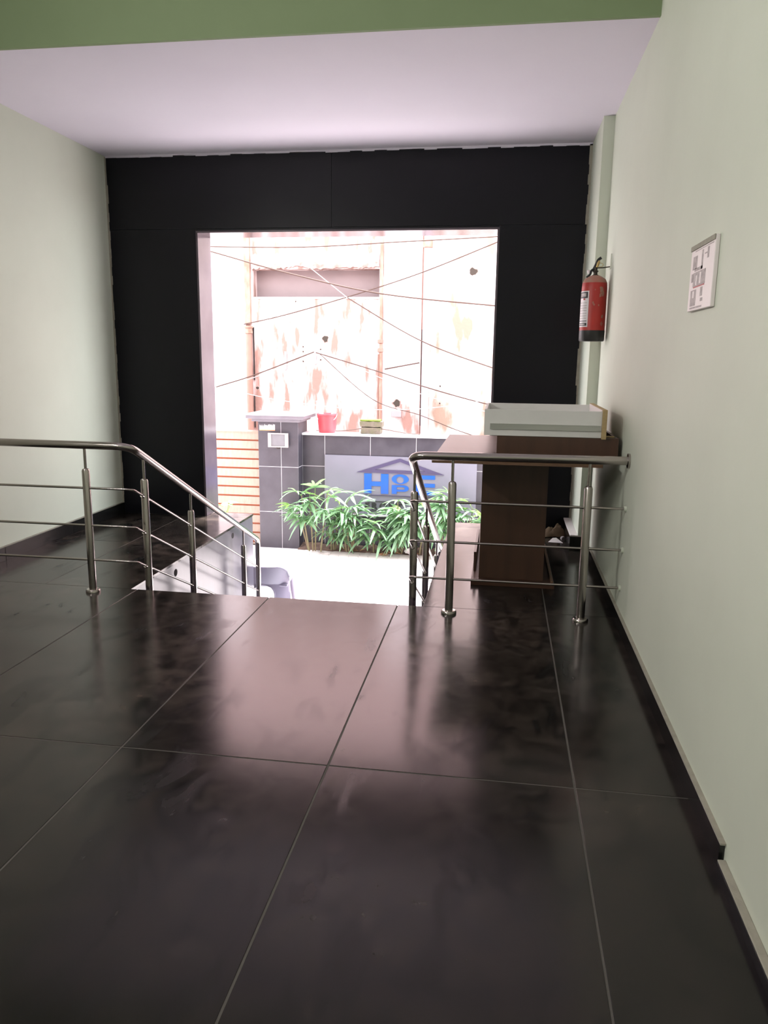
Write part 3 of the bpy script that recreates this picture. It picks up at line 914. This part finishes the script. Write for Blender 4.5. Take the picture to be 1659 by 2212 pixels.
# ---- plastic chair, seen from behind
def chair(loc, rz):
    t = empty('plastic_chair', loc, rz)
    tag(t, 'lilac grey plastic chair seen from behind at the foot of the stair', 'chair')
    HWD, ZF, ZT = .25, .415, .60
    def shell(name, pt, nu, nv, th=.012):
        b_ = MB()
        G = []
        for d in (0, 1):
            G.append([[b_.bm.verts.new(pt(i / nu, j / nv) + Vector((0, th * d, 0))) for j in range(nv + 1)] for i in range(nu + 1)])
            for i in range(nu):
                for j in range(nv):
                    q = G[d]
                    b_.bm.faces.new((q[i][j], q[i + 1][j], q[i + 1][j + 1], q[i][j + 1]))
        A, C_ = G
        for j in range(nv):
            for i in (0, nu):
                b_.bm.faces.new((A[i][j], A[i][j + 1], C_[i][j + 1], C_[i][j]))
        for i in range(nu):
            for j in (0, nv):
                b_.bm.faces.new((A[i][j], A[i + 1][j], C_[i + 1][j], C_[i][j]))
        return b_.build(name, M['chair'], t, smooth=50)
    def back(u, v):
        x = (2 * u - 1) * HWD
        c = max(0, (abs(x) - (HWD - .12)) / .12)
        zt_ = ZT - .12 * (1 - math.sqrt(max(0, 1 - c * c)))
        z = ZF + (zt_ - ZF) * v
        return Vector((x, -.19 - .05 * v + .10 * (abs(x) / HWD) ** 3, z))
    shell('backrest', back, 28, 6)
    MB().tube([back(i / 28, 1) + Vector((0, .006, 0)) for i in range(29)], .009, 8).build('back_rim', M['chair'], t, smooth=60)
    def leg(sx):
        def f(u, v):
            z = ZF * (1 - v)
            inner = .115 * math.sqrt(max(0, 1 - max(0, (z - .30) / .115) ** 2))
            outer = HWD + .02 * v
            x = inner + (outer - inner) * u
            return Vector((sx * x, -.19 - .07 * v + .10 * (min(1, x / HWD)) ** 3, z))
        return f
    for sx in (-1, 1):
        lg = shell('leg', leg(sx), 8, 14)
        MB().tube([leg(sx)(0, k / 14) + Vector((0, .006, 0)) for k in range(15)], .009, 8).build('leg_rim', M['chair'], lg, smooth=60)
        MB().tube([(sx * .25, .24, 0), (sx * .21, .18, .40)], [.018, .028], 10).build('leg', M['chair'], t, smooth=60)
    MB().box(-.235, .235, -.17, .22, .385, .41, .01).build('seat', M['chair'], t, smooth=40)
chair((-2.305, 7.35, ZG), R(6))

# ================================================================ RAILINGS
SL = .4711
ZR = .945
def railz(y): return ZR - SL * (y - 4.44)
def post(root, x, y, zb, zrail, flange=True):
    p = MB().lathe([(.024, 0), (.024, zrail - .16 - zb), (.019, zrail - .148 - zb), (.010, zrail - .144 - zb)], (x, y, zb), 20).build('post', M['steel'], root, smooth=40)
    MB().tube([(x, y, zrail - .15), (x, y, zrail - .012)], .0085, 12).build('post_pin', M['steel'], p, smooth=40)
    if flange:
        MB().lathe([(.046, 0), (.046, .012), (.040, .02), (.026, .022)], (x, y, zb), 24).build('flange', M['steel'], p, smooth=40)
def rod(root, pts, knots=()):
    b_ = MB().tube(fillet(pts, .02, 3), .0075, 10)
    for a, c in knots:
        b_.tube([a, c], .0115, 10)
    return b_.build('rail_rod', M['steel'], root, smooth=40)
def railing(xs_, xwall, dirx, posts_flat, posts_slope, label, yend):
    root = empty('stair_railing', (0, 0, 0))
    tag(root, label, 'railing')
    ze = railz(yend)
    MB().tube(fillet([(xwall, 4.44, ZR + .005), (xs_, 4.44, ZR), (xs_, yend, ze), (xs_, yend, ZG)], [0, .10, .05, 0], 8), .0245, 20).build('handrail', M['steel'], root, smooth=50)
    for x in posts_flat:
        post(root, x, 4.44, 0, ZR)
    for y in posts_slope:
        k = int((y - YE) / TREAD)
        post(root, xs_, y, -(k + 1) * RISE, railz(y))
    for off in (.268, .508, .732):
        z = ZR - off
        yb = 4.50
        kn = []
        for y in posts_slope:
            for d in (-.034, .034):
                za = railz(y + d) - off
                kn.append(((xs_, y + d - .01, railz(y + d - .01) - off), (xs_, y + d + .01, railz(y + d + .01) - off)))
        zs_ = railz(yb) - off
        rod(root, [(xwall, 4.44, z), (xs_ + dirx * .03, 4.44, z), (xs_, 4.47, z - .01), (xs_, yend, railz(yend) - off)], kn)
    for z, r_ in ((ZR + .005, .042), (ZR - .268, .022), (ZR - .508, .022), (ZR - .732, .022)):
        dx = .012 if xwall < xs_ else -.012
        MB().tube([(xwall, 4.44, z), (xwall + dx, 4.44, z)], r_ if r_ > .03 else .017, 20).build('wall_flange', M['steel' if r_ > .03 else 'wall'], root, smooth=40)
railing(-2.25, XL, -1, (-2.552,), (4.61, 5.34, 6.49), 'stainless steel railing on the left of the stair', 6.90)
railing(-.512, XR, 1, (-.268, .502), (4.66, 5.50, 6.50), 'stainless steel railing on the right, in front of the desk', 6.90)

# ================================================================ DESK WITH DRAWER
dk = empty('reception_desk', (.1, 5.3, 0))
tag(dk, 'brown laminate pedestal desk standing behind the right railing', 'desk')
di = Matrix.Translation((-.1, -5.3, 0))
def dch(o): return ch(o, dk, di)
dch(MB().box(-.404, .592, 4.60, 6.13, .886, .909, .001).build('desk_top', M['laminate']))
dch(MB().box(-.4045, .5925, 4.594, 4.601, .885, .908).build('edge_strip', M['ply']))
dch(MB().box(-.113, .318, 5.13, 5.155, .034, .885, .001).build('pedestal_panel', M['laminate_v']))
dch(MB().box(-.113, .318, 6.10, 6.12, .034, .885, .001).build('pedestal_panel', M['laminate_v']))
dch(MB().box(.09, .11, 5.155, 6.10, .034, .885, .001).build('spine_panel', M['laminate_v']))
dch(MB().box(-.163, .39, 5.06, 6.22, 0, .034, .002).build('base_board', M['laminate']))
kb = dch(MB().box(-.155, -.137, 5.30, 6.05, .034, .17, .001).build('kick_board', M['laminate_v']))
kb = dch(MB().box(.366, .382, 5.08, 6.2, .034, .05, .001).build('kick_board', M['ply']))

bx_ = empty('drawer_carcass', (.34, 5.0, .909))
tag(bx_, 'low dark brown cabinet box lying on the desk under the pale drawer', 'box')
xi = Matrix.Translation((-.34, -5.0, -.909))
ch(MB().box(-.024, .69, 4.72, 4.738, .909, 1.046, .001).build('front_panel', M['laminate_v']), bx_, xi)
ch(MB().box(-.024, -.006, 4.738, 5.28, .909, 1.046, .001).build('side_panel', M['laminate_v']), bx_, xi)
ch(MB().box(.672, .69, 4.738, 5.28, .909, 1.046, .001).build('side_panel', M['laminate_v']), bx_, xi)
ch(MB().box(-.006, .672, 5.262, 5.28, .909, 1.046, .001).build('back_panel', M['laminate_v']), bx_, xi)
ch(MB().box(-.006, .672, 4.738, 5.262, .909, .92).build('bottom_panel', M['ply']), bx_, xi)

dw = empty('drawer', (.24, 5.0, 1.047))
tag(dw, 'open pale grey drawer with a metal slide resting on the brown box', 'drawer')
wi = Matrix.Translation((-.24, -5.0, -1.047))
def wch(o): return ch(o, dw, wi)
y0, y1 = 4.715, 5.42
wch(MB().box(-.104, .585, y0, y0 + .016, 1.047, 1.203, .001).build('side_board', M['drawer']))
wch(MB().box(-.09, .585, y1 - .016, y1, 1.047, 1.203, .001).build('side_board', M['drawer']))
wch(MB().box(-.104, -.088, y0 + .016, y1 - .016, 1.047, 1.203, .001).build('back_board', M['drawer']))
wch(MB().box(-.088, .585, y0 + .016, y1 - .016, 1.052, 1.058).build('bottom_board', M['drawer']))
fb = wch(MB().box(.585, .612, y0 - .02, y1 + .01, 1.040, 1.214, .002).build('front_board', M['ply_pale']))
wch(MB().box(.581, .585, y0 + .016, y1 - .016, 1.058, 1.210).build('front_lining', M['white2']))
sl_ = MB()
sl_.box(-.068, .578, y0 - .010, y0, 1.086, 1.090).box(-.068, .578, y0 - .010, y0, 1.116, 1.120).box(-.068, .578, y0 - .004, y0, 1.090, 1.116)
rl_ = wch(sl_.build('slide_rail', M['zinc']))
for z in (1.0885, 1.1175):
    ch(MB().box(-.069, .579, y0 - .0108, y0 - .0098, z - .0025, z + .0025).build('rail_lip', M['darkmetal']), rl_, wi)
for sx in (-.06, -.02, .03, .535, .552):
    ch(MB().tube([(sx, y0 - .0055, 1.103), (sx, y0 - .003, 1.103)], .006, 10).build('rivet', M['darkmetal']), rl_, wi)
lv = MB().tube([(.16, y0 - .009, 1.102), (.18, y0 - .010, 1.107), (.225, y0 - .010, 1.107)], .0045, 8).tube([(.165, y0 - .009, 1.102), (.185, y0 - .010, 1.096), (.20, y0 - .010, 1.094)], .003, 8)
ch(lv.build('release_lever', M['black_plastic']), rl_, wi)
# loose strips leaning right of the drawer
MB_strip = MB().box(.613, .668, 4.76, 4.775, 1.047, 1.056, .001).build('loose_strip', M['ply_pale'])
tag(MB_strip, 'short pale wood strip lying beside the drawer front', 'strip')

# ================================================================ FIRE EXTINGUISHER
ex = empty('fire_extinguisher', (.612, 5.85, 1.632))
tag(ex, 'red fire extinguisher with a black base hanging on the right wall', 'fire extinguisher')
rE = .088
MB().lathe([(rE, .07), (rE, .37), (rE * .97, .40), (rE * .82, .428), (rE * .5, .446), (.03, .452)], (0, 0, 0), 36).build('cylinder', M['red'], ex, smooth=40)
MB().lathe([(rE * .96, 0), (rE + .001, .008), (rE + .001, .075), (rE * .98, .0755)], (0, 0, 0), 36).build('base_band', M['black_plastic'], ex, smooth=40)
# dusty shoulder
MB().lathe([(rE * .975, .402), (rE * .823, .4295), (rE * .5, .4478), (.03, .454)], (0, 0, 0), 36, close=False).build('dusty_shoulder', M['dust_red'], ex, smooth=40)
def patch(name, t0, t1, z0, z1, mt, off, parent):
    # angle t from -Y towards -X
    a0 = -PI / 2 - R(t1); a1 = -PI / 2 - R(t0)
    r_ = rE + off
    o_ = MB().lathe([(r_, z0), (r_, z1)], (0, 0, 0), 16, a0, a1).build(name, mt, None, smooth=60)
    o_.parent = parent
    return o_
lab = patch('label', 28, 125, .098, .345, M['white'], .0008, ex)
patch('label_band', 33, 125, .296, .338, M['logo_black'], .0014, lab)
patch('label_band', 33, 125, .106, .126, M['logo_black'], .0014, lab)
patch('label_band', 33, 125, .136, .141, M['logo_black'], .0014, lab)
patch('label_picture', 42, 80, .306, .330, M['greyprint'], .0018, lab)
patch('label_picture', 42, 90, .110, .122, M['greyprint'], .0018, lab)
patch('label_spot', 46, 58, .284, .294, M['red'], .0018, lab)
for z in (.262, .243, .226, .208, .190, .172, .156):
    patch('label_text', 36, 36 + (74 if int(z * 1000) % 2 else 60), z, z + .004, M['greyprint'], .0014, lab)
# bare paint patch
rg = random.Random(9)
def chip(t, z, s, seed):
    rg_ = random.Random(seed)
    b_ = MB()
    vv = []
    for k in range(12):
        a = 2 * PI * k / 12
        q = s * rg_.uniform(.6, 1.25)
        tt = R(t) + q * math.cos(a) / rE
        vv.append(b_.bm.verts.new(((rE + .0009) * -math.sin(tt), (rE + .0009) * -math.cos(tt), z + 1.5 * q * math.sin(a))))
    b_.bm.faces.new(vv)
    b_.build('paint_chip', M['dust_red'] if s < .02 else M['white'], ex)
for q in ((-28, .352, .016, 1), (-36, .325, .013, 2), (-24, .315, .010, 3), (4, .252, .007, 4), (8, .262, .006, 5), (-18, .247, .005, 6), (2, .352, .004, 8), (-38, .12, .012, 9), (-40, .17, .010, 10)):
    chip(*q)
vl = MB().lathe([(.022, .45), (.022, .458), (.014, .462), (.014, .476), (.020, .479), (.020, .487), (.013, .49), (.013, .51)], (0, 0, 0), 18).build('valve', M['darkmetal'], ex, smooth=40)
MB().tube(fillet([(-.012, 0, .498), (-.030, -.01, .490), (-.035, -.012, .462), (-.060, -.01, .440)], .02), .008, 10).build('discharge_nozzle', M['black_plastic'], ex, smooth=50)
MB().tube([(-.045, 0, .470), (-.050, 0, .492)], .011, 12).build('pressure_gauge', M['white2'], ex, smooth=50)
MB().tube(fillet([(-.012, 0, .50), (.004, 0, .535), (.014, 0, .562), (.034, 0, .575)], .02), .010, 10).build('lever', M['black_plastic'], ex, smooth=50)
MB().tube([(.006, -.003, .510), (.014, -.003, .535), (.020, -.003, .556)], [.009, .012, .008], 10).build('lever_inside', M['brass'], ex, smooth=50)
ring = [(.032 + .016 * math.cos(a), -.006, .526 + .013 * math.sin(a)) for a in [2 * PI * k / 20 for k in range(21)]]
MB().tube(ring, .002, 6, caps=False).build('safety_pin', M['brass'], ex, smooth=60)
MB().tube([(.0, 0, .506), (.05, 0, .508), (XR - .612 - .004, 0, .514)], .004, 8).build('hook', M['darkmetal'], ex)
MB().box(XR - .612 - .006, XR - .612, -.022, .022, .50, .60, .001).build('wall_plate', M['wall'], ex)

# ================================================================ INSTRUCTION BOARD
ib = empty('instruction_board', (XR, 3.09, 1.81))
tag(ib, 'small white board with three grey pictures on the right wall', 'board')
ii = Matrix.Translation((-XR, -3.09, -1.81))
def ich(o, p=None): return ch(o, p or ib, ii)
bx0 = XR - .016
bdv = ich(MB().box(bx0, XR - .0005, 2.915, 3.262, 1.688, 1.930, .003).build('panel', M['white2']))
def pic(ya, yb, z0, z1, mt='greyprint', dx=.001):
    ich(MB().box(bx0 - dx, bx0, ya, yb, z0, z1).build('picture', M[mt]))
ich(MB().box(bx0 - .004, bx0, 2.915, 3.262, 1.912, 1.930, .001).build('top_edge', M['plaster_line']))
for z0, z1 in ((1.850, 1.898), (1.785, 1.828), (1.712, 1.762)):
    pass
# row 1
pic(3.160, 3.222, 1.840, 1.888); pic(3.072, 3.092, 1.832, 1.899); pic(3.072, 3.190, 1.832, 1.843); pic(2.990, 3.012, 1.862, 1.900); pic(3.012, 3.05, 1.880, 1.884)
# row 2
pic(3.020, 3.200, 1.776, 1.828); pic(3.025, 3.190, 1.7715, 1.7755, 'red'); pic(3.205, 3.230, 1.795, 1.826)
pic(3.08, 3.10, 1.782, 1.822, 'white2', .0016); pic(3.14, 3.155, 1.780, 1.815, 'white2', .0016)
# row 3
pic(3.140, 3.222, 1.706, 1.764); pic(3.045, 3.075, 1.735, 1.767); pic(3.035, 3.065, 1.716, 1.728)
pic(3.165, 3.19, 1.735, 1.76, 'white2', .0016)
pic(3.04, 3.222, 1.6955, 1.7015); pic(2.935, 3.20, 1.9045, 1.907)

# ================================================================ LITTER INDOORS
def rag():
    t = bmesh.new()
    bmesh.ops.create_grid(t, x_segments=26, y_segments=18, size=.5)
    for v in t.verts:
        x, y = v.co.x * .26, v.co.y * .16
        q = noise.noise(Vector((x * 14, y * 20, 1.3))) + .5 * noise.noise(Vector((x * 34, y * 40, 4)))
        edge = max(abs(v.co.x), abs(v.co.y)) * 2
        h = (.05 + .05 * q) * (1 - edge ** 3) + .004 + .006 * max(0, q)
        if x > 0: h *= 1.35
        v.co = Vector((x + .02 * q, y + .012 * q, max(.002, h)))
    b_ = MB(); b_._merge(t)
    o_ = b_.build('crumpled_cloth', M['cloth'], None, smooth=35)
    o_.location = (.46, 6.70, 0)
    o_.rotation_euler = (0, 0, R(8))
    tag(o_, 'crumpled brown cloth on the floor in the right corner', 'cloth')
rag()
b_ = MB()
vv = [b_.bm.verts.new(p) for p in ((.425, 6.43, .001), (.548, 6.42, .001), (.500, 6.56, .012), (.47, 6.555, .010))]
b_.bm.faces.new(vv)
o = b_.build('paper_scrap', M['white2'])
so = o.modifiers.new('thick', 'SOLIDIFY'); so.thickness = .001
tag(o, 'white folded paper scrap on the floor beside the desk', 'paper')
o = MB().lathe([(.016, 0), (.020, .012), (.020, .034), (.012, .036)], (0, 0, 0), 16).build('bottle_cap', M['frame_grey'], None, smooth=40)
o.location = (.545, 6.52, .0205); o.rotation_euler = (R(90), 0, R(20))
tag(o, 'small pale bottle cap against the corner plinth', 'cap')
